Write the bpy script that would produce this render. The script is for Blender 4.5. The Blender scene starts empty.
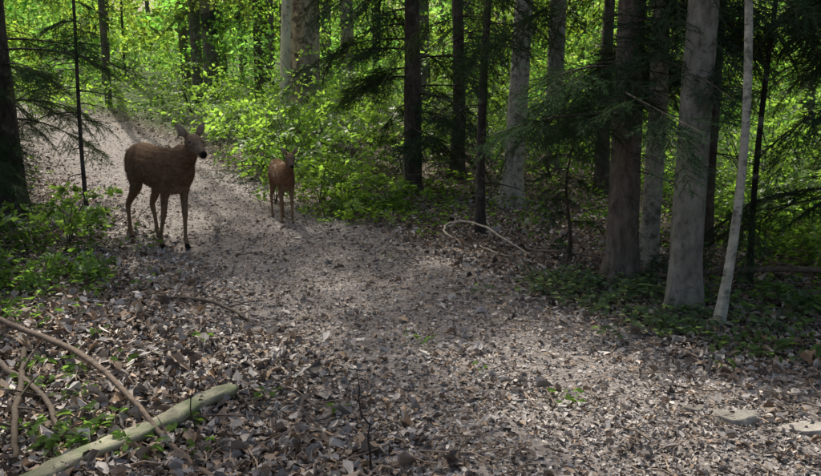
import bpy, bmesh, math, numpy as np
from mathutils import Vector, Matrix
rng=np.random.default_rng(11)
scene=bpy.context.scene
# ---------------------------------------------------------------- sun
S=np.array([-0.22,0.48,0.0]); EL=math.radians(54)
S[:2]/=np.linalg.norm(S[:2]); S[:2]*=math.cos(EL); S[2]=math.sin(EL)
# ---------------------------------------------------------------- terrain
def sstep(a,b,x):
    t=np.clip((x-a)/(b-a),0,1); return t*t*(3-2*t)
def H(x,y):
    x=np.asarray(x,float); y=np.asarray(y,float)
    u=(y-8)/1.5
    sp=1.5*np.logaddexp(0,u)
    k=0.09*(1-0.8*sstep(0.5,7,x))
    z=sp*k
    near=np.exp(-np.clip(y-14,0,None)/10)
    z=z+near*(0.012*np.sin(3.1*x+1.7*y)+0.010*np.sin(5.3*y-2.2*x+1)+0.006*np.sin(9.1*x+7.3*y))
    z=z+0.10*sstep(1.9,3.2,-x-0.1*y)*sstep(8,4,y)
    return z
PATH=np.array([[1.6,0.5],[1.05,2.5],[0.55,3.3],[-0.06,4.5],[-1.06,6.3],[-2.7,9.0],[-4.6,12.0],[-6.8,15],[-10.5,17.5],[-18,19]])
def pathd(x,y):
    x=np.asarray(x,float); y=np.asarray(y,float); d=np.full(np.broadcast(x,y).shape,1e9)
    for a,b in zip(PATH[:-1],PATH[1:]):
        ab=b-a; t=np.clip(((x-a[0])*ab[0]+(y-a[1])*ab[1])/(ab@ab),0,1)
        d=np.minimum(d,np.hypot(x-a[0]-t*ab[0],y-a[1]-t*ab[1]))
    return d
# ---------------------------------------------------------------- mesh accumulator
class Acc:
    def __init__(s): s.V=[];s.F=[];s.C=[];s.M=[];s.n=0
    def add(s,V,F,C,mat=0):
        V=np.asarray(V,float); F=np.asarray(F,int)
        C=np.asarray(C,float)
        if C.ndim==1: C=np.tile(C,(len(V),1))
        s.V.append(V); s.F.append(F+s.n); s.C.append(C); s.M.append((len(F),mat)); s.n+=len(V)
    def mesh(s,name,mats,origin=(0,0,0),smooth=True):
        V=np.concatenate(s.V)-np.array(origin); C=np.concatenate(s.C)
        loops=np.concatenate([f.ravel() for f in s.F]); sizes=np.concatenate([np.full(len(f),f.shape[1]) for f in s.F])
        mi=np.concatenate([np.full(n,m) for n,m in s.M])
        me=bpy.data.meshes.new(name); me.vertices.add(len(V)); me.vertices.foreach_set('co',V.ravel().astype('f'))
        me.loops.add(len(loops)); me.loops.foreach_set('vertex_index',loops.astype('i'))
        st=np.concatenate([[0],np.cumsum(sizes)[:-1]])
        me.polygons.add(len(sizes)); me.polygons.foreach_set('loop_start',st.astype('i'))
        me.polygons.foreach_set('material_index',mi.astype('i'))
        me.polygons.foreach_set('use_smooth',np.full(len(sizes),smooth))
        a=me.color_attributes.new('Col','FLOAT_COLOR','POINT')
        a.data.foreach_set('color',np.concatenate([C,np.ones((len(C),1))],1).ravel().astype('f'))
        for m in mats: me.materials.append(m)
        me.update(calc_edges=True); me.validate()
        return me
    def obj(s,name,mats,origin=(0,0,0),parent=None,smooth=True):
        me=s.mesh(name,mats,origin,smooth); ob=bpy.data.objects.new(name,me); scene.collection.objects.link(ob)
        if parent is None: ob.location=origin
        else:
            ob.parent=parent; ob.location=np.array(origin)-np.array(parent.location)
        return ob
def tube(acc,pts,rad,col,n=8,mat=0,jit=0.0,seed=0):
    pts=np.asarray(pts,float); rad=np.asarray(rad,float); m=len(pts)
    T=np.gradient(pts,axis=0); T/=np.linalg.norm(T,axis=1)[:,None]+1e-9
    ref=np.array([0,0,1.]) if abs(T[0][2])<0.7 else np.array([1.,0,0])
    A=np.cross(T,ref); A/=np.linalg.norm(A,axis=1)[:,None]+1e-9; B=np.cross(T,A)
    th=np.linspace(0,2*np.pi,n,endpoint=False); r2=np.random.default_rng(seed)
    rr=rad[:,None]*(1+jit*r2.normal(size=(m,n)))
    V=pts[:,None,:]+rr[:,:,None]*(np.cos(th)[None,:,None]*A[:,None,:]+np.sin(th)[None,:,None]*B[:,None,:])
    V=V.reshape(-1,3)
    i=np.arange(m-1)[:,None]*n; j=np.arange(n)[None,:]; k=(j+1)%n
    F=np.stack([i+j,i+k,i+n+k,i+n+j],-1).reshape(-1,4)
    acc.add(V,F,col,mat)
    acc.add(np.vstack([V[-n:],pts[-1]+T[-1]*rad[-1]*0.3]),np.array([[a,(a+1)%n,n] for a in range(n)]),col,mat)
def spline(pts,m):
    pts=np.asarray(pts,float); t=np.linspace(0,len(pts)-1,m); out=[]
    P=np.vstack([2*pts[0]-pts[1],pts,2*pts[-1]-pts[-2]])
    for q in t:
        i=min(int(q),len(pts)-2); f=q-i; p0,p1,p2,p3=P[i],P[i+1],P[i+2],P[i+3]
        out.append(0.5*((2*p1)+(-p0+p2)*f+(2*p0-5*p1+4*p2-p3)*f*f+(-p0+3*p1-3*p2+p3)*f**3))
    return np.array(out)
def rots(yaw,tx,ty):
    cy,sy=np.cos(yaw),np.sin(yaw);cx,sx=np.cos(tx),np.sin(tx);cb,sb=np.cos(ty),np.sin(ty);z=np.zeros_like(cy);o=z+1
    Rz=np.stack([cy,-sy,z,sy,cy,z,z,z,o],-1).reshape(-1,3,3)
    Rx=np.stack([o,z,z,z,cx,-sx,z,sx,cx],-1).reshape(-1,3,3)
    Ry=np.stack([cb,z,sb,z,o,z,-sb,z,cb],-1).reshape(-1,3,3)
    return Rz@Ry@Rx
LT6=np.array([[0,0,0],[.28,.25,.5],[.68,.23,.5],[1,0,.1],[.68,-.23,.5],[.28,-.25,.5]])
LF6=np.array([[0,3,2,1],[0,5,4,3]])
LT4=np.array([[0,0,0],[.45,.3,.2],[1,0,0],[.45,-.3,.2]])
LF4=np.array([[0,3,2,1]])
def leaves(acc,P,R,size,col,curl,mat=0,hi=True):
    T,F=(LT6,LF6) if hi else (LT4,LF4); N=len(P)
    L=np.tile(T,(N,1,1)); L[:,:,2]*=np.asarray(curl).reshape(-1,1) if np.ndim(curl) else curl
    L*=np.asarray(size).reshape(-1,1,1)
    if hi: L[:,1:6,:]+=rng.normal(size=(N,5,3))*np.array([.08,.07,.09])*np.asarray(size).reshape(-1,1,1)
    V=np.einsum('nij,nkj->nki',R,L)+P[:,None,:]
    Fs=(F[None]+(np.arange(N)*len(T))[:,None,None]).reshape(-1,F.shape[1])
    acc.add(V.reshape(-1,3),Fs,np.repeat(col,len(T),axis=0),mat)
def make_spray(seed,n):
    r=np.random.default_rng(seed); P=[];Y=[]
    for i in range(n):
        t=r.uniform(0.1,1); side=r.choice([-1,1]); l=r.uniform(0,0.42)*(1.1-t*0.7)
        a=side*math.radians(48); P.append([t*0.9+l*math.cos(a),l*math.sin(a)*1.0,-0.18*t*t-0.1*l+r.normal()*0.035]); Y.append(a*r.uniform(0.4,1.5)+r.normal()*0.3)
    P=np.array(P); R=rots(np.array(Y),r.normal(size=n)*0.45,r.normal(size=n)*0.35+0.15)
    return P,R
SPR=[make_spray(i,24) for i in range(8)]
def sprays(acc,P,yaw,tx,ty,scale,leafsize,col,mat=0,hi=False,colvar=0.18):
    N=len(P); RB=rots(yaw,tx,ty); which=rng.integers(0,len(SPR),N)
    scale=np.broadcast_to(scale,N)
    for k,(sp,sr) in enumerate(SPR):
        m=np.where(which==k)[0]
        if not len(m): continue
        n=len(sp)
        PP=np.einsum('nij,kj->nki',RB[m],sp)*scale[m][:,None,None]+P[m][:,None,:]
        RR=np.einsum('nij,kjl->nkil',RB[m],sr)
        c=np.repeat(col[m],n,axis=0)*(1+colvar*rng.normal(size=(len(m)*n,1))).clip(0.5,1.7)
        sz=leafsize*rng.uniform(0.7,1.25,len(m)*n)
        leaves(acc,PP.reshape(-1,3),RR.reshape(-1,3,3),sz,c,0.15,mat,hi)
# ---------------------------------------------------------------- materials
def newmat(name):
    m=bpy.data.materials.new(name); m.use_nodes=True; nt=m.node_tree; nt.nodes.clear()
    out=nt.nodes.new('ShaderNodeOutputMaterial'); return m,nt,out
def N(nt,t,**kw):
    n=nt.nodes.new(t)
    for k,v in kw.items(): setattr(n,k,v)
    return n
def leafmat(name,tr=0.55,tcol=(2.8,2.9,1.3),gloss=0.05):
    m,nt,out=newmat(name); L=nt.links
    a=N(nt,'ShaderNodeAttribute',attribute_name='Col')
    d=N(nt,'ShaderNodeBsdfDiffuse'); t=N(nt,'ShaderNodeBsdfTranslucent')
    mu=N(nt,'ShaderNodeVectorMath',operation='MULTIPLY'); mu.inputs[1].default_value=tcol
    L.new(a.outputs['Color'],mu.inputs[0]); L.new(a.outputs['Color'],d.inputs[0]); L.new(mu.outputs[0],t.inputs[0])
    x=N(nt,'ShaderNodeMixShader'); x.inputs[0].default_value=tr; L.new(d.outputs[0],x.inputs[1]); L.new(t.outputs[0],x.inputs[2])
    if gloss==0: L.new(x.outputs[0],out.inputs[0]); return m
    g=N(nt,'ShaderNodeBsdfGlossy'); g.inputs['Roughness'].default_value=0.45
    y=N(nt,'ShaderNodeMixShader'); y.inputs[0].default_value=gloss; L.new(x.outputs[0],y.inputs[1]); L.new(g.outputs[0],y.inputs[2])
    L.new(y.outputs[0],out.inputs[0]); return m
def surfmat(name,scale=20,lo=0.6,hi=1.35,rough=0.85,bump=0.4,dist=0.01,stretch=(1,1,1),spec=0.3,mottle=None):
    m,nt,out=newmat(name); L=nt.links
    a=N(nt,'ShaderNodeAttribute',attribute_name='Col'); tc=N(nt,'ShaderNodeTexCoord')
    mp=N(nt,'ShaderNodeMapping'); mp.inputs['Scale'].default_value=stretch; L.new(tc.outputs['Object'],mp.inputs[0])
    n=N(nt,'ShaderNodeTexNoise'); n.inputs['Scale'].default_value=scale; n.inputs['Detail'].default_value=8; n.inputs['Roughness'].default_value=0.65
    L.new(mp.outputs[0],n.inputs[0])
    r=N(nt,'ShaderNodeMapRange'); r.inputs[1].default_value=0.3; r.inputs[2].default_value=0.7; r.inputs[3].default_value=lo; r.inputs[4].default_value=hi
    L.new(n.outputs[0],r.inputs[0])
    v=N(nt,'ShaderNodeVectorMath',operation='SCALE'); L.new(a.outputs['Color'],v.inputs[0]); L.new(r.outputs[0],v.inputs['Scale'])
    col=v.outputs[0]
    for (ms,mt,mc,ma) in (mottle or []):
        n2=N(nt,'ShaderNodeTexNoise'); n2.inputs['Scale'].default_value=ms; n2.inputs['Detail'].default_value=6; n2.inputs['Roughness'].default_value=.7; L.new(tc.outputs['Object'],n2.inputs[0])
        r2=N(nt,'ShaderNodeMapRange'); r2.inputs[1].default_value=mt; r2.inputs[2].default_value=mt+0.09; r2.inputs[4].default_value=ma; L.new(n2.outputs[0],r2.inputs[0])
        mx=N(nt,'ShaderNodeMix',data_type='RGBA'); mx.inputs[7].default_value=(*mc,1)
        L.new(r2.outputs[0],mx.inputs[0]); L.new(col,mx.inputs[6]); col=mx.outputs[2]
    p=N(nt,'ShaderNodeBsdfPrincipled'); p.inputs['Roughness'].default_value=rough; p.inputs['Specular IOR Level'].default_value=spec
    L.new(col,p.inputs['Base Color'])
    b=N(nt,'ShaderNodeBump'); b.inputs['Strength'].default_value=bump; b.inputs['Distance'].default_value=dist
    L.new(n.outputs[0],b.inputs['Height']); L.new(b.outputs[0],p.inputs['Normal']); L.new(p.outputs[0],out.inputs[0]); return m
M_leaf=leafmat('beech_leaf'); M_leaf2=leafmat('beech_leaf_matte',.58,gloss=0); M_need=leafmat('spruce_needles',0.2,(1.5,1.4,0.6),0)
M_litter=surfmat('dry_leaves',60,0.7,1.25,0.62,0.25,0.004,spec=0.45)
M_ground=surfmat('forest_floor',30,0.45,1.5,0.9,1.0,0.03)
M_beech=surfmat('beech_bark',22,0.45,1.45,0.9,1.0,0.02,stretch=(1,1,0.45),mottle=[(8,0.53,(0.33,0.33,0.28),.6),(4,0.54,(0.08,0.10,0.05),.6),(26,0.57,(0.05,0.045,0.038),.7)])
M_birch=surfmat('mottled_bark',16,0.6,1.35,0.85,.8,0.01,stretch=(1,1,1.6),mottle=[(14,0.52,(0.07,0.07,0.055),.7),(30,0.57,(0.04,0.036,0.03),.75),(6,.56,(.12,.14,.08),.5)])
M_old=surfmat('old_beech_bark',10,0.5,1.4,0.9,1.0,0.03,stretch=(1,1,0.6),mottle=[(5,0.50,(0.045,0.036,0.028),.85),(3,.56,(.36,.32,.21),.6),(12,.55,(.04,.035,.025),.75)])
M_spruce=surfmat('spruce_bark',26,0.35,1.6,0.9,1.0,0.02,stretch=(1,1,0.35),mottle=[(14,.54,(.21,.21,.17),.6)])
M_pale=surfmat('pale_bark',12,0.6,1.3,0.85,.6,0.01,stretch=(1,1,0.3),mottle=[(9,.56,(.08,.07,.05),.7)])
M_wood=surfmat('dead_wood_bark',30,0.5,1.4,0.8,0.7,0.008)
M_moss=surfmat('mossy_wood',24,0.6,1.4,0.9,0.8,0.01,stretch=(1,1,1),mottle=[(12,.5,(.09,.13,.05),.7),(30,.58,(.10,.08,.05),.6)])
M_fur=surfmat('deer_coat',45,0.6,1.4,0.9,0.7,0.006,spec=0.08,stretch=(0.4,1,1),mottle=[(9,.56,(.085,.06,.04),.4)])
M_stone=surfmat('rock',18,0.6,1.3,0.85,0.8,0.02)
def plain(name,col,rough):
    m,nt,out=newmat(name); p=N(nt,'ShaderNodeBsdfPrincipled'); p.inputs['Base Color'].default_value=(*col,1); p.inputs['Roughness'].default_value=rough; nt.links.new(p.outputs[0],out.inputs[0]); return m
M_eye=plain('deer_eye',(0.008,0.006,0.005),0.12)
# ---------------------------------------------------------------- ground
def axis(lo,hi,dlo,dhi,step,g=1.18):
    a=list(np.arange(dlo,dhi+1e-6,step)); s=step
    while a[-1]<hi: s*=g; a.append(a[-1]+s)
    s=step; b=[dlo]
    while b[-1]>lo: s*=g; b.append(b[-1]-s)
    return np.array(b[::-1][:-1]+a)
gx=axis(-160,160,-6,6,0.05); gy=axis(-60,300,1,12,0.05)
X,Y=np.meshgrid(gx,gy); Z=H(X,Y)
nb=rng.normal(size=X.shape)*0.006*np.exp(-np.clip(Y-10,0,None)/6); Z2=Z+nb
pd=pathd(X,Y); pm=sstep(1.5,0.7,pd+0.25*np.sin(3*X+2*Y))
base=np.array([0.11,0.085,0.062]); pc=np.array([0.29,0.255,0.23])
C=base*(1-pm[...,None])+pc*pm[...,None]
far=sstep(11,15,Y+0.6*np.clip(X-2,0,6))[...,None]*(1-sstep(1.8,1.0,pd))[...,None]
C=C*(1-far)+np.array([0.08,0.12,0.03])*far
ny,nx=X.shape; i=np.arange(ny-1)[:,None]*nx; j=np.arange(nx-1)[None,:]
F=np.stack([i+j,i+j+1,i+nx+j+1,i+nx+j],-1).reshape(-1,4)
g=Acc(); g.add(np.stack([X,Y,Z2],-1).reshape(-1,3),F,C.reshape(-1,3)); g.obj('forest_ground',[M_ground])
# ---------------------------------------------------------------- litter
def scatter_y(n,a,b,p=1.0):
    u=rng.uniform(0,1,n); return a*(b/a)**(u**p)
n=250000
ly=scatter_y(n,1.4,17,0.9); lx=rng.uniform(-1,1,n)*(ly*0.62+0.9)-0.15
d=pathd(lx,ly); on=sstep(1.2,0.55,d+0.2*rng.normal(size=n))
cl=np.sin(4.1*lx+1.3*ly)*np.sin(3.3*ly-1.9*lx+.7)+.5*np.sin(9*lx+5*ly)
keep=rng.uniform(0,1,n)<(.72+.25*cl+.15*on)
keep&=~((lx>2.0+0.2*ly)&(ly>7)&(rng.uniform(0,1,n)<0.6))
lx,ly,on=lx[keep],ly[keep],on[keep]; n=len(lx)
pal=np.array([[.31,.22,.15],[.47,.42,.37],[.37,.335,.31],[.10,.075,.06],[.39,.27,.17],[.62,.57,.50],[.22,.168,.13]])
wt=np.array([.23,.13,.19,.15,.07,.05,.18])
pi=rng.choice(7,n,p=wt); pi2=rng.choice([1,2,5,0,6,3],n,p=[.14,.48,.03,.15,.14,.06])
pi=np.where(rng.uniform(0,1,n)<on,pi2,pi)
tint=1+.18*np.sin(1.7*lx+.9*ly)*np.sin(1.3*ly-.8*lx)
col=pal[pi]*(rng.uniform(0.70,1.22,n)*tint)[:,None]
size=np.clip(rng.lognormal(-3.40,.42,n),.010,.078)*(1-0.52*on*(rng.uniform(size=n)<.94))
R=rots(rng.uniform(0,6.28,n),rng.normal(size=n)*(0.40-0.16*on),rng.normal(size=n)*(0.32-0.12*on))
P=np.stack([lx,ly,H(lx,ly)+rng.uniform(0.004,0.026,n)*(1-.5*on)],-1)
a=Acc(); leaves(a,P,R,size,col,rng.normal(size=n)*0.5+0.1)
a.obj('leaf_litter',[M_litter],smooth=False)
a=Acc()
for k in range(900):
    y=float(scatter_y(1,1.6,11)[0]); x=rng.uniform(-1,1)*(y*0.6+.5); L=rng.uniform(0.05,0.28); th=rng.uniform(0,6.28); z=float(H(x,y))+0.022
    bend=rng.normal()*0.35
    p=[[x+L*t*math.cos(th+bend*t),y+L*t*math.sin(th+bend*t),z+0.02*rng.uniform()] for t in (0,.33,.66,1)]
    c=np.array([.19,.145,.11])*rng.uniform(.3,2.2)
    tube(a,p,np.array([.004,.0035,.003,.0015])*rng.uniform(.4,1.1),c,5)
a.obj('fallen_twigs',[M_wood])
# ---------------------------------------------------------------- foliage gap filter, shaped to let sun onto chosen ground spots
PATCH=[(-1.45,3.60,.42,.17),(-1.10,3.30,.20,.08),(-1.45,2.85,.14,.06),(-5.3,11.3,1.8,1.3),(-4.6,12.6,1.2,1.2),(-.6,9.1,.8,.5),(1.45,2.80,.35,.10),(1.0,3.45,.2,.06),(-4.0,9.8,.9,.5),(-3.2,9.4,.4,.2),(-3.6,11,.9,.6),(3.0,7.4,.5,.4),(-2.3,6.9,.15,.12),(-3.4,8.3,.3,.2),(-2.75,5.95,.2,.12),(-2.5,4.3,.25,.10)]
def gapmask(P,ex=0.12):
    g=P-S[None]*(P[:,2]/S[2])[:,None]; m=np.ones(len(P),bool)
    for x,y,a,b in PATCH:
        m&=((g[:,0]-x)/(a+ex))**2+((g[:,1]-y)/(b+ex))**2>1
    return m
# ---------------------------------------------------------------- trees
def trunk_pts(x,y,h,lean,wob,seed,m=26):
    r=np.random.default_rng(seed); t=np.concatenate([np.linspace(0,.06,6),np.linspace(.09,1,m)]) ; z0=float(H(x,y))-0.08
    a,b,c,d=r.normal(size=4)
    px=x+lean[0]*t*h+wob*(a*np.sin(t*9+b)-a*math.sin(b)); py=y+lean[1]*t*h+wob*(c*np.sin(t*8+d)-c*math.sin(d))
    return np.stack([px,py,z0+t*h],-1),t
def flare_tube(acc,pts,rad,z0,r0,col,seed,mat=0,n=20,flare=0.7):
    r=np.random.default_rng(seed); th=np.linspace(0,2*np.pi,n,endpoint=False); ph=r.uniform(0,6.28,3)
    V=[]
    for p,q in zip(pts,rad):
        e=math.exp(-max(p[2]-z0,0)/0.14)
        lob=1+flare*e*(0.55+0.45*np.sin(4*th+ph[0])+0.25*np.sin(7*th+ph[1]))+0.045*np.sin(3*th+ph[2]+p[2]*1.5)+0.03*r.normal(size=n)
        V.append(np.stack([p[0]+q*lob*np.cos(th),p[1]+q*lob*np.sin(th),np.full(n,p[2])],-1))
    V=np.concatenate(V); m=len(pts); i=np.arange(m-1)[:,None]*n; j=np.arange(n)[None,:]; k=(j+1)%n
    acc.add(V,np.stack([i+j,i+k,i+n+k,i+n+j],-1).reshape(-1,4),col,mat)
GREEN=np.array([0.085,0.16,0.022])
def broad_tree(name,x,y,r0,h=11,lean=(0,0),wob=.05,col=(.17,.16,.145),seed=1,crown_z=6.5,flare=.7,bark=None):
    o=(x,y,float(H(x,y))); a=Acc(); pts,t=trunk_pts(x,y,h,lean,wob,seed)
    rad=r0*(1-t*0.75); flare_tube(a,pts,rad,o[2],r0,np.array(col),seed,flare=flare)
    r=np.random.default_rng(seed+50)
    SP=[];SY=[]
    for k in range(7):
        tt=r.uniform(crown_z/h,0.97); idx=np.argmin(abs(t-tt)); p=pts[idx]; yaw=r.uniform(0,6.28); L=r.uniform(1.2,2.4)*(1.15-tt*.6)
        q=[p+np.array([math.cos(yaw)*L*s,math.sin(yaw)*L*s,L*(0.55*s-0.2*s*s)]) for s in np.linspace(0,1,5)]
        tube(a,q,r0*np.array([.35,.28,.2,.12,.05]),np.array(col),6)
        for s in (2,3,4,4):
            SP.append(q[s]+r.normal(size=3)*0.15); SY.append(yaw+r.normal()*0.8)
    SP=np.array(SP); SY=np.array(SY); m=gapmask(SP,1.0); SP,SY=SP[m],SY[m]
    if len(SP):
        nn=len(SP); sprays(a,SP,SY,r.normal(size=nn)*.3,r.normal(size=nn)*.2,1.0,0.07,np.tile(GREEN,(nn,1)),1)
    return a.obj(name,[bark or M_beech,M_leaf2],o)
def spray_mesh(seed):
    r=np.random.default_rng(seed); a=Acc(); stem=np.array([.07,.05,.035])
    V=[];Fq=[];Cc=[]
    def droop(p): return np.array([p[0],p[1],p[2]-0.22*p[0]**2-0.16*abs(p[1])**1.3])
    def line(p0,p1,w0,nsp):
        L=np.linalg.norm(p1-p0); d=(p1-p0)/L; k=max(3,int(L/nsp))
        lat=np.cross(d,[0,0,1]); lat/=np.linalg.norm(lat); up=np.array([0,0,1.])
        q=[droop(p0+(p1-p0)*s) for s in (0,.5,1)]
        tube(a,q,[w0,w0*.7,w0*.3],stem,3)
        for s in np.linspace(0.05,1,k):
            for sd in (-1,1,0):
                if sd==0 and r.uniform()<.5: continue
                base=p0+(p1-p0)*s; dir_=d*0.75+lat*sd*r.uniform(.5,.9)+up*(r.uniform(.1,.7) if sd==0 else r.normal()*.25)
                dir_/=np.linalg.norm(dir_); l=r.uniform(.028,.048); wv=np.cross(dir_,[r.normal()*.4,r.normal()*.4,1]); wv/=np.linalg.norm(wv); w=.004
                b=droop(base); e=droop(base+dir_*l)
                n=len(V); V.extend([b-wv*w,b+wv*w,e]); Fq.append([n,n+1,n+2])
                c=np.array([.038,.072,.034])*r.uniform(.6,1.5); Cc.extend([c,c,c*1.2])
    main0=np.array([0,0,0.]); main1=np.array([1.,0,0]); line(main0,main1,.007,.016)
    for i in range(15):
        t=0.06+i*.062+r.normal()*.015
        for sd in (-1,1):
            if r.uniform()<.1: continue
            l=(1.05-t)*r.uniform(.25,.55)+.06; an=math.radians(r.uniform(36,66))*sd
            p0=np.array([t,0,0]); p1=p0+l*np.array([math.cos(an),math.sin(an),r.normal()*.15-.05]); line(p0,p1,.004,.018)
            if l>.25:
                for sd2 in (-1,1):
                    p2=p0+(p1-p0)*r.uniform(.3,.65); a2=an+sd2*r.uniform(.6,.95); line(p2,p2+l*r.uniform(.3,.5)*np.array([math.cos(a2),math.sin(a2),-.1]),.003,.018)
    a.add(np.array(V),np.array(Fq),np.array(Cc),1)
    return a.mesh('spruce_spray',[M_spruce,M_need],smooth=False)
SM=[spray_mesh(s) for s in (1,2,3,4,5)]
def add_spray(parent,p,yaw,pitch,roll,sc,r):
    ob=bpy.data.objects.new('bough',SM[r.integers(0,5)]); scene.collection.objects.link(ob); ob.parent=parent
    ob.location=np.array(p)-np.array(parent.location); ob.rotation_euler=(roll,pitch,yaw); ob.scale=(sc,sc*r.uniform(.8,1.1),sc)
def spruce(name,x,y,r0,h,z0,Lf,dens,seed,lean=(0,0),spray=.55,col=(.10,.075,.058),dead=True,wob=.02,per=5,top=None):
    r=np.random.default_rng(seed); o=(x,y,float(H(x,y))); a=Acc(); pts,t=trunk_pts(x,y,h,lean,wob,seed)
    flare_tube(a,pts,r0*(1-t*.85),o[2],r0,np.array(col),seed,flare=.6)
    B=[]; z=z0
    while z<(top or h*.98):
        d=dens if z<2.8 else dens*.2
        z+=r.uniform(.6,1.4)/d
        idx=np.argmin(abs(pts[:,2]-o[2]-z)); p=pts[idx].copy(); p[2]=o[2]+z
        yaw=r.uniform(0,6.28)
        L=Lf(z)*r.uniform(.6,1.15)
        if L<.1: continue
        dr=r.uniform(.15,.55); cv=r.normal()*.3
        q=np.array([p+np.array([math.cos(yaw+cv*s)*L*s,math.sin(yaw+cv*s)*L*s,L*(0.12*s-dr*s*s)]) for s in np.linspace(0,1,6)])
        tube(a,q,max(.006,min(r0*.14,.013))*np.array([1,.8,.6,.4,.25,.15]),np.array(col)*.6,5); B.append((q,yaw+cv,L,dr))
    if dead:
        for k in range(20):
            z=r.uniform(.35,max(z0,1.2)+.6); p=pts[np.argmin(abs(pts[:,2]-o[2]-z))].copy(); p[2]=o[2]+z; yaw=r.uniform(0,6.28); L=r.uniform(.15,.7)
            q=spline([p+np.array([math.cos(yaw+r.normal()*.25*s)*L*s,math.sin(yaw)*L*s,L*(.05*s-.35*s*s)]) for s in np.linspace(0,1,4)],7)
            tube(a,q,np.linspace(.006,.0015,7),np.array(col)*.6,5)
            for kk in range(3):
                b=q[r.integers(2,6)]; y2=yaw+r.choice([-1,1])*r.uniform(.5,1); l=L*r.uniform(.2,.5)
                tube(a,[b,b+np.array([math.cos(y2)*l*.5,math.sin(y2)*l*.5,-.05*l]),b+np.array([math.cos(y2)*l,math.sin(y2)*l,-.3*l])],[.003,.002,.001],np.array(col)*.6,4)
    ob=a.obj(name,[M_spruce,M_need],o)
    for q,yaw,L,dr in B:
        k=per if q[0][2]<3.0 else 2
        for s in range(k):
            f=(s+1)/k; pos=q[min(5,int(round(f*4)))]; sc=spray*r.uniform(.65,1.2)*min(1,L/.8+.2)
            if q[0][2]>=3.0: sc*=1.5
            sd=0 if s==k-1 else r.choice([-1,1])*r.uniform(.35,1.1)
            ctr=pos+np.array([math.cos(yaw+sd),math.sin(yaw+sd),-.3])*sc*.5
            if pos[2]>1.5 and not gapmask(ctr[None],sc*.6)[0]: continue
            add_spray(ob,pos,yaw+sd,r.uniform(.0,.5)+dr*f*.9,r.normal()*.35,sc,r)
    return ob
# right group
spruce('spruce_tree',1.40,5.10,.108,7,1.0,lambda z:1.3-.06*z,15,21,lean=(.006,.0),per=6,col=(.16,.13,.105))
broad_tree('beech_tree',1.57,4.38,.092,11,lean=(.012,0),wob=.04,seed=31,col=(.23,.215,.18))
broad_tree('beech_tree',1.66,5.42,.066,10,lean=(.010,.02),wob=.06,seed=32,col=(.44,.41,.33),bark=M_birch)
broad_tree('birch_sapling',1.66,4.10,.025,6,lean=(.009,0),wob=.05,seed=38,col=(.44,.42,.35),crown_z=4,bark=M_birch)
broad_tree('young_beech_tree',2.20,4.95,.020,5,lean=(.0,.02),wob=.03,seed=34,col=(.03,.025,.02),crown_z=4)
spruce('spruce_tree',2.85,4.75,.05,5,.55,lambda z:1.15-.08*z,12,35,spray=.5,per=6)
spruce('spruce_tree',2.35,6.2,.06,6,1.35,lambda z:1.2-.08*z,9,39,spray=.55,per=5)
spruce('spruce_tree',4.1,6.6,.09,6,1.3,lambda z:1.3-.1*z,7,36,per=5)
spruce('young_spruce',1.12,5.55,.018,1.15,.15,lambda z:.48-.33*z,14,37,spray=.33,dead=False,per=4)
# centre
spruce('spruce_tree',.60,6.62,.042,6,1.45,lambda z:.8-.03*z,7,41,lean=(.009,0),per=4,col=(.06,.048,.04))
broad_tree('beech_tree',1.03,7.95,.105,11,lean=(.02,0),wob=.06,seed=42,col=(.42,.385,.30),flare=1.3,bark=M_birch)
spruce('spruce_tree',.02,8.7,.105,7,.45,lambda z:1.2-.05*z,8,43,per=6,col=(.09,.07,.055))
spruce('spruce_tree',.56,9.6,.09,6,.8,lambda z:1.0-.05*z,5,44,per=4,col=(.09,.07,.055))
spruce('spruce_tree',2.1,8.6,.08,6,.9,lambda z:1.1-.05*z,5,45,per=5,col=(.09,.07,.055))
broad_tree('beech_tree',1.9,10.5,.12,12,lean=(-.01,0),wob=.06,seed=46,col=(.2,.185,.15))
broad_tree('beech_tree',-1.70,13.0,.27,14,lean=(.010,0),wob=.04,seed=47,col=(.38,.31,.21),flare=.5,bark=M_old)
broad_tree('beech_tree',-2.00,12.5,.085,14,lean=(.045,0),wob=.03,seed=48,col=(.62,.56,.40),flare=.5,bark=M_pale)
broad_tree('beech_tree',-1.30,16.8,.15,14,lean=(.0,0),wob=.06,seed=49,col=(.28,.24,.17))
# left group
spruce('spruce_tree',-3.74,7.3,.15,8,.5,lambda z:1.6-.07*z,12,51,per=6,col=(.06,.05,.04))
spruce('young_spruce',-2.86,6.9,.020,4.5,1.1,lambda z:.8-.12*z,9,52,spray=.4,per=4,col=(.06,.05,.04))
spruce('young_spruce',-3.15,5.3,.02,1.5,.1,lambda z:.6-.33*z,12,53,spray=.36,dead=False,per=4)
spruce('young_spruce',-3.5,6.1,.02,1.9,.1,lambda z:.75-.33*z,12,54,spray=.4,dead=False,per=4)
spruce('spruce_tree',-7.4,10.2,.10,6,.5,lambda z:1.3-.12*z,4,55,spray=.8,per=4)
spruce('spruce_tree',-3.2,17.0,.10,7,1.4,lambda z:1.5-.12*z,4,56,spray=.8,per=4)
# ---------------------------------------------------------------- distant trees
a=Acc()
for k in range(85):
    y=rng.uniform(15,45); x=rng.uniform(-.62,.66)*y
    if pathd(x,y)<1.5: continue
    pts,t=trunk_pts(x,y,24,(rng.normal()*.015,0),.08,100+k,12); r0=rng.uniform(.04,.17)
    c=np.array([.15,.13,.10])*rng.uniform(.3,1.9); tube(a,pts,r0*(1-.6*t),c,9)
a.obj('distant_trees',[M_beech])
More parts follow.
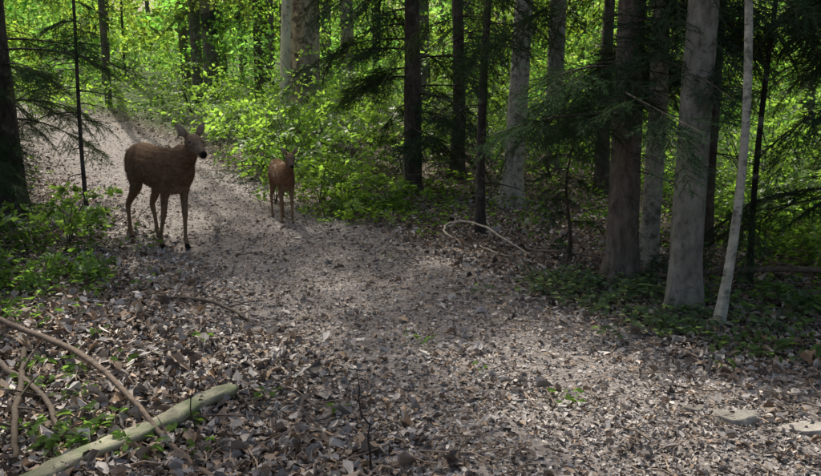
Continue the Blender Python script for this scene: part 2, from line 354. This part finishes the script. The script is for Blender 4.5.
# ---------------------------------------------------------------- understory foliage
a=Acc(); P=[];Cl=[];SC=[]
K=640
for k in range(K):
    y=12.0+34*rng.uniform()**1.25; x=rng.uniform(-.68,.70)*y
    if y<15 and -2.6<x<-1.0 : continue
    top=1.3+y*.13+.6; g0=float(H(x,y)); z=g0+rng.uniform(.05,1)*(top-g0+.4)
    if y<19 and pathd(x,y)<1.6 and z<g0+2.0: continue
    rad=rng.uniform(.5,1.3)*(.6+y/40); m=int(rng.uniform(9,16))
    c=np.array([0.14,0.22,0.062])*rng.uniform(.5,1.4)*np.array([rng.uniform(.7,1.25),1,rng.uniform(.7,1.6)])  # leaf green with extra blue mixed in to imitate haze
    q=rng.normal(size=(m,3))*np.array([rad,rad,rad*.35])*.55+np.array([x,y,z])
    P.append(q); Cl.append(np.tile(c,(m,1))); SC.append(np.full(m,.6+y/45))
P=np.concatenate(P);Cl=np.concatenate(Cl);SC=np.concatenate(SC); YW=rng.uniform(0,6.28,len(P))
ctr=P+np.stack([np.cos(YW),np.sin(YW),0*YW],-1)*(SC*.45)[:,None]
ok=(P[:,2]>H(P[:,0],P[:,1])+.05)&gapmask(ctr,.55); P,Cl,SC,YW=P[ok],Cl[ok],SC[ok],YW[ok]
nearm=P[:,1]<20
for mm,ls in ((nearm,.085),(~nearm,.16)):
    q=mm; k=int(q.sum()); sprays(a,P[q],YW[q],rng.normal(size=k)*.6,rng.normal(size=k)*.5,SC[q],ls,Cl[q])
m=1100; y=rng.uniform(44,60,m); x=rng.uniform(-.75,.75,m)*y; P=np.stack([x,y,H(x,y)+rng.uniform(0,8,m)],-1)
sprays(a,P,rng.uniform(0,6.28,m),rng.normal(size=m)*.8,rng.normal(size=m)*.7,2.2,.38,np.array([.18,.25,.09])*rng.uniform(.5,1.4,(m,1)))
a.obj('understory_foliage',[M_leaf2],smooth=False)
def shrub(name,x,y,rad,h,m,ls,col,sc=.5,hi=False):
    a=Acc(); z0=float(H(x,y)); r=np.random.default_rng(int(abs(x*100)+y*10))
    q=[]; yw=[]
    for k in range(max(3,m//6)):
        yaw=r.uniform(0,6.28); L=rad*r.uniform(.4,1); hh=h*r.uniform(.5,1)
        pts=[np.array([x+math.cos(yaw)*L*s,y+math.sin(yaw)*L*s,z0-.03+hh*(s*1.5-.5*s*s)]) for s in np.linspace(0,1,6)]
        tube(a,pts,np.linspace(.008,.002,6)*min(1,h*2),np.array([.07,.06,.04]),5)
        for j in range(6):
            q.append(pts[r.integers(2,6)]+r.normal(size=3)*.06); yw.append(yaw+r.normal()*.9)
    q=np.array(q);yw=np.array(yw);n=len(q)
    sprays(a,q,yw,r.normal(size=n)*.45,r.normal(size=n)*.4,sc,ls,np.tile(np.array(col),(n,1))*r.uniform(.6,1.3,(n,1)),1,hi)
    a.obj(name,[M_wood,M_leaf],(x,y,z0),smooth=False)
BR=(.135,.215,.055)
for (x,y,rad,h,m) in [(-2.2,11.2,.7,.9,46),(-1.6,10.6,.8,1.1,52),(-1.3,11.6,.8,1.5,52),(-.9,10.4,.7,.8,36),(-3.0,14.2,1.0,1.0,60),(-2.7,13.2,.7,.9,40),(-.6,12.2,1,1.4,54),(.9,10.6,.8,1.4,44),(1.7,9.4,.8,1.1,40),(2.6,9.6,.9,1.2,44),(-6.9,14.6,1.2,1.1,50),(-8.3,12.6,1.0,1.2,50),(3.8,8.8,.8,.9,40),(4.8,9.5,.9,1,40),(1.2,12,1,2,54),(3.2,12,1.2,1.8,54),(-.1,10,.5,.9,30),(5.5,12,1.2,1.6,50),(-4.4,16,1.1,1.2,50),(-2.6,12.0,.4,.5,24),(-1.45,9.4,.5,.8,36),(-1.9,10.1,.5,.7,30),(-.55,8.3,.35,.35,18),(-.2,8.0,.3,.3,14),(-7.3,10.3,.7,.7,30),(3.4,7.6,.6,.6,30),(4.2,7.8,.6,.5,30),(3.0,6.6,.4,.35,20),(4.9,7.2,.7,.7,30)]:
    shrub('leafy_shrub',x,y,rad,h,m,.075,BR,.5 if h>.5 else .3)
for s_ in [(-2.70,6.10,.28,.45,14,.065,(.14,.22,.06),.26),(-2.9,4.9,.35,.32,18,.055,(.10,.17,.05),.25),(-2.55,4.35,.35,.22,18,.055,(.11,.18,.05),.22),(-3.1,5.5,.5,.5,26,.055,(.07,.12,.04),.3),(-2.3,5.0,.25,.2,12,.05,(.09,.16,.04),.2),(-3.4,4.6,.4,.45,22,.055,(.08,.14,.04),.28),(2.55,4.1,.3,.25,16,.05,(.09,.15,.05),.22),(2.9,5.3,.4,.35,20,.05,(.09,.15,.04),.28),(-.80,7.35,.25,.38,16,.05,(.12,.19,.045),.22),(-1.38,7.95,.30,.42,18,.05,(.12,.19,.045),.24),(-.95,8.1,.30,.55,20,.05,(.12,.19,.045),.26)]:
    shrub('beech_seedling',*s_,True)
# ---------------------------------------------------------------- herbs / ground cover
a=Acc(); HP=[];HR=[];HS=[];HC=[]
def herb(x,y,n,h,ls,col):
    z=float(H(x,y))
    for i in range(n):
        yaw=rng.uniform(0,6.28); rr=rng.uniform(.01,.07)*(h/.1)**.5; hh=rng.uniform(.3,1)*h
        HP.append([x+math.cos(yaw)*rr,y+math.sin(yaw)*rr,z+hh+.01]); HR.append([yaw,rng.normal()*.25,rng.uniform(-.2,.5)]); HS.append(ls*rng.uniform(.7,1.3)); HC.append(np.array(col)*rng.uniform(.6,1.4))
def patch(n,cx,cy,sx,sy,h,ls,col,k=7):
    for i in range(n):
        x=cx+rng.normal()*sx; y=cy+rng.normal()*sy
        if pathd(x,y)<.75 and rng.uniform()<.85: continue
        herb(x,y,k,h,ls,col)
patch(75,1.35,4.75,.28,.22,.10,.05,(.11,.155,.115)); patch(55,1.5,4.1,.3,.14,.08,.045,(.11,.155,.105)); patch(45,1.0,4.9,.2,.2,.07,.045,(.11,.15,.115))
patch(40,2.05,3.75,.25,.15,.07,.05,(.11,.17,.08)); patch(80,2.4,4.4,.4,.3,.1,.055,(.11,.17,.08))
patch(30,-1.65,3.2,.3,.3,.05,.04,(.085,.14,.05)); patch(20,-1.2,2.7,.25,.15,.06,.045,(.085,.14,.05))
patch(110,-2.7,4.6,.45,.5,.1,.05,(.09,.15,.05)); patch(110,-3.1,5.8,.5,.7,.14,.05,(.08,.14,.04))
patch(40,.2,6.9,.8,.3,.08,.045,(.08,.13,.04)); patch(90,.5,8,.9,.5,.14,.05,(.09,.15,.04)); patch(110,2.2,7,.8,.7,.14,.05,(.085,.15,.04)); patch(80,-.6,8.6,.6,.4,.15,.055,(.12,.19,.045)); patch(60,-.8,10.2,.7,.4,.2,.055,(.12,.19,.045)); patch(70,-.55,7.6,.35,.3,.12,.05,(.11,.17,.04)); patch(120,3.2,5.6,.6,.5,.14,.05,(.10,.17,.04))
for (x,y,k,ls) in [(.62,3.05,9,.04),(.66,2.98,5,.03),(.07,3.75,7,.035),(.0,3.85,4,.03),(1.45,3.5,6,.04),(-.3,3.0,3,.03),(.32,3.4,3,.03),(-.15,5.6,5,.04),(.5,4.6,4,.03),(-1.6,5.2,4,.03),(-.75,2.6,7,.04)]: herb(x,y,k,.05,ls,(.10,.17,.055))
for i in range(2800):
    y=8.5+22*rng.uniform()**1.5; x=rng.uniform(-.62,.70)*y
    if pathd(x,y)<1.3: continue
    if x<1.5 and y<11 and rng.uniform()<.6: continue
    if rng.uniform()<.3 and x<2: continue
    herb(x,y,6,rng.uniform(.1,.35),.05+.003*y,(.125,.20,.055))
for i in range(1500):
    y=rng.uniform(5.5,10); x=rng.uniform(2.6,6.5)
    herb(x,y,6,rng.uniform(.06,.3),.06,(.12,.195,.055))
HP=np.array(HP);HR=np.array(HR)
leaves(a,HP,rots(HR[:,0],HR[:,1],HR[:,2]),np.array(HS),np.array(HC),.2)
a.obj('ground_herbs',[M_leaf2],smooth=False)
# ---------------------------------------------------------------- unseen leaf layer, added to shade the foreground (no trees carry it)
a=Acc(); m=2450
gx_=rng.uniform(-8,8,m); gy_=rng.uniform(-3,10.2,m)
k=(gy_<9.0+.5*np.sin(gx_*2))&~((gx_>2.6)&(gy_>6.0+.4*np.sin(gx_*3)))
gx_,gy_=gx_[k],gy_[k]; zz=rng.uniform(22,28,len(gx_))
P=np.stack([gx_,gy_,np.zeros_like(gx_)],-1)+S[None]*(zz/S[2])[:,None]
ok=gapmask(P,.70); P=P[ok]; n=len(P); yw=rng.uniform(0,6.28,n)
P[:,0]-=.5*np.cos(yw); P[:,1]-=.5*np.sin(yw)   # centre each spray on its sample point
sprays(a,P,yw,rng.normal(size=n)*.2,rng.normal(size=n)*.15,1.0,.19,np.tile(GREEN*1.2,(n,1)))
a.obj('shade_canopy',[M_leaf2],smooth=False)
# ---------------------------------------------------------------- dead wood
def branch(name,pts,rad,col,m=16,n=8,side=3,jit=.05):
    a=Acc(); q=spline(pts,m); q[:,2]+=H(q[:,0],q[:,1]); q[1:-1]+=rng.normal(size=(m-2,3))*.005; rr=np.interp(np.linspace(0,1,m),np.linspace(0,1,len(rad)),rad)
    tube(a,q,rr,np.array(col),n,jit=jit,seed=len(name))
    for k in range(side):
        i=rng.integers(m//3,m-2); d=rng.normal(size=3); d[2]=abs(d[2])*.4; d/=np.linalg.norm(d); L=rng.uniform(.08,.3)
        tube(a,[q[i],q[i]+d*L*.5,q[i]+d*L+[0,0,-.02]],[rr[i]*.5,rr[i]*.35,.001],np.array(col),5)
    a.obj(name,[M_wood],tuple(q[0]))
branch('fallen_branch',[(-2.6,4.15,.12),(-2.0,3.80,.10),(-1.5,3.40,.10),(-.98,2.78,.05),(-.68,2.42,.02),(-.4,2.1,.02)],[.015,.015,.014,.011,.009,.004],(.15,.11,.08),22)
branch('fallen_branch',[(-2.4,3.9,.02),(-1.9,3.45,.05),(-1.45,2.95,.04),(-1.1,2.45,.03)],[.015,.014,.012,.009],(.10,.075,.055),18)
branch('fallen_branch',[(-1.9,3.7,.02),(-1.62,3.1,.06),(-1.42,2.65,.10),(-1.3,2.4,.1)],[.014,.014,.012,.010],(.08,.06,.04),14)
branch('fallen_branch',[(.40,6.3,.02),(.29,6.50,.05),(.32,6.72,.08),(.50,6.6,.11),(.70,6.1,.09),(.9,5.8,.03)],[.006,.008,.009,.009,.008,.005],(.50,.43,.34),26)
branch('fallen_branch',[(.55,6.1,.02),(.70,5.8,.04),(.82,5.7,.02)],[.005,.006,.003],(.40,.35,.27),12)
branch('fallen_branch',[(.9,5.9,.04),(1.2,5.6,.06),(1.5,5.3,.03)],[.008,.010,.009],(.18,.14,.11),12)
branch('fallen_branch',[(1.6,5.0,.05),(2.2,4.95,.12),(2.9,4.7,.16)],[.018,.02,.018],(.18,.135,.10),14)
branch('fallen_branch',[(-1.7,4.7,.02),(-1.25,4.5,.04),(-.85,4.2,.02)],[.009,.012,.006],(.11,.085,.065),12)
branch('dead_sapling',[(-.13,2.5,-.02),(-.14,2.5,.12),(-.17,2.5,.26),(-.18,2.5,.36)],[.005,.004,.003,.0015],(.05,.035,.03),10,6,2)
branch('dead_sapling',[(-.80,2.75,-.02),(-.81,2.75,.1),(-.80,2.75,.24)],[.004,.003,.0012],(.07,.05,.04),8,6,1)
a=Acc(); q=spline([(-1.30,2.30,.03),(-1.0,2.72,.035),(-.74,3.12,.045)],24); q[:,2]+=H(q[:,0],q[:,1])
th=np.linspace(0,2*np.pi,12,endpoint=False); V=[]; lat=np.array([.82,-.56,0])
for i,p in enumerate(q):
    w=.046*(1+.12*math.sin(i*.9)+.05*math.sin(i*2.3))*(.5 if i in(0,23) else 1); hh=.022
    prof=np.stack([np.cos(th)*w,np.clip(np.sin(th)*hh*1.6,-hh,hh*.75)],-1)*(1+.09*rng.normal(size=(12,1)))
    V.append(p+prof[:,:1]*lat+prof[:,1:]*np.array([.15,0,1]))
V=np.concatenate(V); i=np.arange(23)[:,None]*12; j=np.arange(12)[None]; k=(j+1)%12
cc=np.array([.26,.25,.175])*rng.uniform(.7,1.3,(len(V),1))
a.add(V,np.stack([i+j,i+k,i+12+k,i+12+j],-1).reshape(-1,4),cc); a.add(V[-12:],np.arange(12)[None],np.array([.2,.18,.13])); a.add(V[:12],np.arange(12)[None],np.array([.2,.18,.13]))
a.obj('mossy_split_log',[M_moss],tuple(q[0]))
def stone(x,y,sx,sy,sz,seed,col):
    r=np.random.default_rng(seed); bm=bmesh.new(); bmesh.ops.create_icosphere(bm,subdivisions=4,radius=1)
    ph=r.uniform(0,6,6)
    V=np.array([v.co[:] for v in bm.verts]); F=np.array([[v.index for v in f.verts] for f in bm.faces]); bm.free()
    k=1+.12*np.sin(2.5*V[:,0]+ph[0])+.1*np.sin(3*V[:,1]+ph[1])+.06*np.sin(6*V[:,2]+5*V[:,0]+ph[2])+.02*r.normal(size=len(V))
    V=V*k[:,None]; V[:,2]=np.clip(V[:,2],-1,.55+.08*np.sin(4*V[:,0]+ph[3])); V*=np.array([sx,sy,sz]); z=float(H(x,y))
    a=Acc(); a.add(V+np.array([x,y,z]),F,np.array(col)); a.obj('stone',[M_stone],(x,y,z))
stone(1.27,2.86,.10,.05,.05,1,(.28,.26,.22)); stone(1.52,2.80,.13,.05,.045,2,(.40,.36,.31)); stone(1.12,2.95,.05,.03,.03,3,(.2,.18,.15)); stone(.95,4.6,.05,.04,.03,4,(.26,.24,.21))
# ---------------------------------------------------------------- deer
def deer(name,x,y,heading,sc,headyaw,ne,colA,thin=1.0,feet=((.24,.02),(.20,-.02),(-.27,.0),(-.36,0.0)),headpitch=0.0,earang=0.9,ears=.9,hs=1.0,spots=False):
    o=np.array([x,y,float(H(x,y))]); ch,sh=math.cos(heading),math.sin(heading); ne=np.array(ne)
    a=Acc()
    def loft(rings,n=20):
        V=[]
        C_=np.array([r[0] for r in rings],float); T=np.gradient(C_,axis=0); th=np.linspace(0,2*np.pi,n,endpoint=False)
        for (c,rl,ro),t in zip(rings,T):
            t=t/np.linalg.norm(t); lt=np.array([0,1.,0])-t*t[1]
            if np.linalg.norm(lt)<.2: lt=np.array([1.,0,0])-t*t[0]
            lt/=np.linalg.norm(lt); up=np.cross(t,lt)
            V.append(np.array(c)+rl*np.cos(th)[:,None]*lt+ro*np.sin(th)[:,None]*up)
        V=np.concatenate(V); m=len(rings); i=np.arange(m-1)[:,None]*n; j=np.arange(n)[None]; k=(j+1)%n
        return V,np.stack([i+j,i+k,i+n+k,i+n+j],-1).reshape(-1,4),n,m
    def put(rings,xf=None,n=20):
        V,F,n,m=loft(rings,n)
        if xf is not None: V=xf(V)
        a.add(V,F,np.zeros(3)); a.add(V[:n],np.arange(n)[::-1][None],np.zeros(3)); a.add(V[-n:],np.arange(n)[None],np.zeros(3))
    t=thin
    put([((-.415,0,.60),.03,.03),((-.39,0,.605),.075*t,.09),((-.33,0,.605),.10*t,.128),((-.22,0,.600),.118*t,.150),((-.08,0,.580),.126*t,.152),((.05,0,.565),.130*t,.162),((.18,0,.562),.120*t,.170),((.28,0,.58),.100*t,.155),((.36,0,.60),.077*t,.115),((.40,0,.61),.04,.06)])
    b0=np.array([.24,0,.60]); mid=np.array([.34,0,.665])
    put([(tuple(b0),.07*t,.11),(tuple(mid),.072*t,.105),(tuple(mid*.66+ne*.34+np.array([.01,0,-.012])),.060*t,.088*t),(tuple(mid*.33+ne*.67+np.array([.008,0,-.008])),.052*t,.070*t),(tuple(ne+[0,0,.01]),.045*hs,.054*hs),(tuple(ne+[.015,0,.045]),.038*hs,.042*hs)])
    ho=ne+np.array([.02,0,.045])
    def hx(V):
        V=V*hs; c,s=math.cos(headpitch),math.sin(headpitch); X_=V[:,0]*c+V[:,2]*s; Z_=-V[:,0]*s+V[:,2]*c; V[:,0]=X_;V[:,2]=Z_
        c,s=math.cos(headyaw),math.sin(headyaw); X_=V[:,0]*c-V[:,1]*s; Y_=V[:,0]*s+V[:,1]*c; V[:,0]=X_;V[:,1]=Y_
        return V+ho
    put([((-.055,0,-.01),.025,.03),((-.03,0,0),.048,.052),((.02,0,.004),.056,.060),((.06,0,-.008),.052,.054),((.10,0,-.028),.038,.041),((.14,0,-.046),.028,.032),((.175,0,-.060),.026,.028),((.195,0,-.066),.021,.023),((.205,0,-.07),.01,.012)],hx)
    for s in (-1,1):
        b=np.array([-.02,s*.035,.035]); d=np.array([-.25,s*math.sin(earang),math.cos(earang)]); d/=np.linalg.norm(d)
        lt=np.array([.15,s*math.cos(earang),-math.sin(earang)]); lt-=d*(lt@d); lt/=np.linalg.norm(lt); nn_=np.cross(d,lt)
        V=[];n=12; th=np.linspace(0,2*np.pi,n,endpoint=False)
        prof=[(0,.016,.014),(.025,.026,.012),(.06,.037,.009),(.09,.034,.008),(.12,.022,.007),(.142,.008,.005)]
        for (l,w,tk) in prof: V.append(b+d*l*ears+np.cos(th)[:,None]*w*ears*lt+np.sin(th)[:,None]*tk*nn_)
        V=hx(np.concatenate(V)); m=len(prof); i=np.arange(m-1)[:,None]*n; j=np.arange(n)[None]; k=(j+1)%n
        a.add(V,np.stack([i+j,i+k,i+n+k,i+n+j],-1).reshape(-1,4),np.zeros(3)); a.add(V[:n],np.arange(n)[::-1][None],np.zeros(3)); a.add(V[-n:],np.arange(n)[None],np.zeros(3))
    def fz(fx,fy):
        wx=x+sc*(fx*ch-fy*sh); wy=y+sc*(fx*sh+fy*ch); return (float(H(wx,wy))-o[2])/sc+.004
    w=.068*t; (f1,_),(f2,_),(h1,_),(h2,_)=feet
    for s,fx in ((1,f1),(-1,f2)):
        z=fz(fx+.02,s*w); k=(fx-.22)
        put([((.25,s*.055,.60),.03,.06),((.24,s*.068*t,.53),.042,.068),((.21,s*.072*t,.45),.036,.050),((.205+k*.2,s*.072*t,.38),.027,.036),((.215+k*.45,s*w,.29),.0205,.025),((.22+k*.6,s*w,.245),.021,.024),((.218+k*.7,s*w,.20),.0155,.018),((fx-.005,s*w,.10+z),.0135,.0145),((fx-.005,s*w,.065+z),.017,.019),((fx+.010,s*w,.035+z),.015,.017),((fx+.018,s*w,.02+z),.018,.022),((fx+.022,s*w,.0+z),.02,.027)],n=14)
    for s,fx in ((1,h1),(-1,h2)):
        z=fz(fx+.02,s*w); k=(fx+.30)
        put([((-.27,s*.05*t,.64),.04,.07),((-.26,s*.066*t,.57),.055,.105),((-.22+k*.15,s*.074*t,.48),.047,.085),((-.215+k*.3,s*.074*t,.42),.037,.060),((-.265+k*.5,s*.072*t,.35),.025,.035),((-.325+k*.7,s*w,.285),.020,.026),((-.335+k*.8,s*w,.255),.0195,.025),((-.322+k*.9,s*w,.20),.0155,.019),((fx-.005,s*w,.10+z),.014,.015),((fx-.008,s*w,.065+z),.0175,.019),((fx+.008,s*w,.035+z),.015,.017),((fx+.016,s*w,.02+z),.018,.022),((fx+.02,s*w,.0+z),.02,.027)],n=14)
    put([((-.39,0,.66),.02,.02),((-.425,0,.63),.022,.018),((-.44,0,.59),.012,.01)],n=10)
    me=a.mesh(name+'_tmp',[]); ob=bpy.data.objects.new(name,me); scene.collection.objects.link(ob)
    md=ob.modifiers.new('r','REMESH'); md.mode='VOXEL'; md.voxel_size=.0075
    sm=ob.modifiers.new('s','SMOOTH'); sm.factor=.5; sm.iterations=3
    dg=bpy.context.evaluated_depsgraph_get(); dg.update()
    m2=bpy.data.meshes.new_from_object(ob.evaluated_get(dg)); ob.modifiers.clear(); ob.data=m2; m2.name=name
    nv=len(m2.vertices); V=np.zeros(nv*3,'f'); m2.vertices.foreach_get('co',V); V=V.reshape(-1,3)
    A_=np.array(colA); col=np.tile(A_,(nv,1))
    def mixc(m,c):
        nonlocal col; m=np.clip(m,0,1)[:,None]; col=col*(1-m)+np.array(c)*m
    mixc(sstep(.52,.42,V[:,2])*.7*sstep(.10,.05,np.abs(V[:,1]))*sstep(.5,.35,abs(V[:,0])),(.27,.21,.15))
    mixc(sstep(.50,.2,V[:,2])*.75,A_*np.array([1.55,1.65,1.7]))
    mixc(sstep(.62,.75,V[:,2])*sstep(.3,.2,V[:,0])*.5,A_*.6)
    mixc(sstep(.30,.38,V[:,0])*sstep(.60,.70,V[:,2])*.4,A_*np.array([1.3,1.4,1.5]))
    if spots:
        rs=np.random.default_rng(3)
        for k in range(46):
            sx=rs.uniform(-.36,.24); sy=rs.choice([-1,1]); sz=rs.uniform(.56,.73)
            dd=np.hypot(V[:,0]-sx,V[:,2]-sz); mixc(sstep(.017,.010,dd)*(V[:,1]*sy>0)*.8,(.42,.35,.26))
    mixc(sstep(.035,.022,V[:,2])*1.0,(.015,.012,.01))
    mixc(sstep(-.37,-.40,V[:,0])*.5,(.25,.19,.13))
    hl=V-ho; c,s=math.cos(-headyaw),math.sin(-headyaw); X_=hl[:,0]*c-hl[:,1]*s; Y_=hl[:,0]*s+hl[:,1]*c; hl=np.stack([X_,Y_,hl[:,2]],-1)
    c,s=math.cos(-headpitch),math.sin(-headpitch); X_=hl[:,0]*c+hl[:,2]*s; Z_=-hl[:,0]*s+hl[:,2]*c; hl=np.stack([X_,hl[:,1],Z_],-1)/hs
    ish=(np.linalg.norm(hl,axis=1)<.26)&(V[:,2]>ne[2]-.06)&(V[:,0]>.3)
    mixc(ish*sstep(.0,.05,hl[:,0])*.5,(.19,.15,.115))
    mixc(ish*sstep(.14,.17,hl[:,0])*.6,(.07,.05,.04))
    mixc(ish*sstep(.178,.188,hl[:,0]),(.012,.010,.010))
    mixc(ish*sstep(-.068,-.080,hl[:,2])*sstep(.08,.11,hl[:,0])*sstep(.178,.170,hl[:,0]),(.5,.45,.38))
    mixc(ish*sstep(.06,.075,hl[:,2])*.45,(.30,.24,.18))
    mixc(ish*sstep(.04,.06,hl[:,2])*(np.abs(hl[:,1])>.05)*(hl[:,0]>-.045)*.4,(.4,.32,.25))
    at=m2.color_attributes.new('Col','FLOAT_COLOR','POINT'); at.data.foreach_set('color',np.concatenate([col,np.ones((nv,1))],1).ravel().astype('f'))
    m2.materials.clear(); m2.materials.append(M_fur); m2.polygons.foreach_set('use_smooth',np.full(len(m2.polygons),True))
    r=np.random.default_rng(5); nrm=np.zeros(nv*3,'f'); m2.vertices.foreach_get('normal',nrm); nrm=nrm.reshape(-1,3)
    idx=r.choice(nv,min(nv,18000),replace=False); idx=idx[V[idx,2]>.06]; b=V[idx]; nn_=nrm[idx]
    dr=nn_*.5+np.array([-.6,0,-.55])+r.normal(size=b.shape)*.2; dr/=np.linalg.norm(dr,axis=1)[:,None]; ln=r.uniform(.010,.022,len(b))*np.clip(V[idx,2]/.5,.4,1); 
    sd=np.cross(dr,nn_); sd/=np.linalg.norm(sd,axis=1)[:,None]+1e-6
    e=b+dr*ln[:,None]; VV=np.stack([b-sd*.0014,b+sd*.0014,e],1).reshape(-1,3)
    fa=Acc(); fa.add(VV,np.arange(len(VV)).reshape(-1,3),np.repeat(col[idx]*r.uniform(.5,1.6,(len(idx),1)),3,axis=0))
    fo=fa.obj('fur',[M_fur],parent=ob,smooth=False); fo.location=(0,0,0)
    for s in (-1,1):
        bm=bmesh.new(); bmesh.ops.create_uvsphere(bm,u_segments=16,v_segments=10,radius=.0135*hs); em=bpy.data.meshes.new('eye'); bm.to_mesh(em); bm.free(); em.materials.append(M_eye)
        for p in em.polygons: p.use_smooth=True
        eo=bpy.data.objects.new('eye',em); scene.collection.objects.link(eo); eo.parent=ob; eo.location=hx(np.array([[.055,s*.044,.012]]))[0]
    ob.location=o; ob.rotation_euler=(0,0,heading); ob.scale=(sc,sc,sc)
    return ob
deer('roe_deer',-1.99,6.24,math.radians(-44),1.08,math.radians(-10),(.465,0,.735),(.135,.083,.049),feet=((.20,0),(.09,0),(-.22,0),(-.38,0)),headpitch=.05,earang=.60,ears=.85)
deer('roe_deer_fawn',-1.18,7.20,math.radians(-68),.76,math.radians(-6),(.43,0,.77),(.18,.102,.056),thin=.86,feet=((.25,0),(.19,0),(-.25,0),(-.33,0)),headpitch=.25,earang=.7,ears=.82,hs=.92,spots=True)
# ---------------------------------------------------------------- light, world, camera
w=bpy.data.worlds.new('World'); scene.world=w; w.use_nodes=True; nt=w.node_tree
bg=nt.nodes['Background']; sk=nt.nodes.new('ShaderNodeTexSky'); sk.sky_type='NISHITA'; sk.sun_disc=False
sk.sun_elevation=EL; sk.sun_rotation=math.atan2(S[0],S[1]); sk.dust_density=7; sk.air_density=1.3; sk.ozone_density=1.0
nt.links.new(sk.outputs[0],bg.inputs[0]); bg.inputs[1].default_value=0.15
sl=bpy.data.lights.new('sun','SUN'); sl.energy=5; sl.angle=math.radians(.5); sl.color=(1,.95,.86)
so=bpy.data.objects.new('sun',sl); scene.collection.objects.link(so); so.rotation_euler=Vector(-S).to_track_quat('-Z','Y').to_euler(); so.location=(0,0,20)
cd=bpy.data.cameras.new('camera'); cd.sensor_width=36; cd.lens=34.55; cd.clip_end=1000; cd.clip_start=.05
co=bpy.data.objects.new('camera',cd); scene.collection.objects.link(co); co.location=(0,0,1.3); co.rotation_euler=(math.radians(90-11),0,0); scene.camera=co
scene.view_settings.view_transform='Standard'; scene.view_settings.look='None'; scene.view_settings.exposure=0
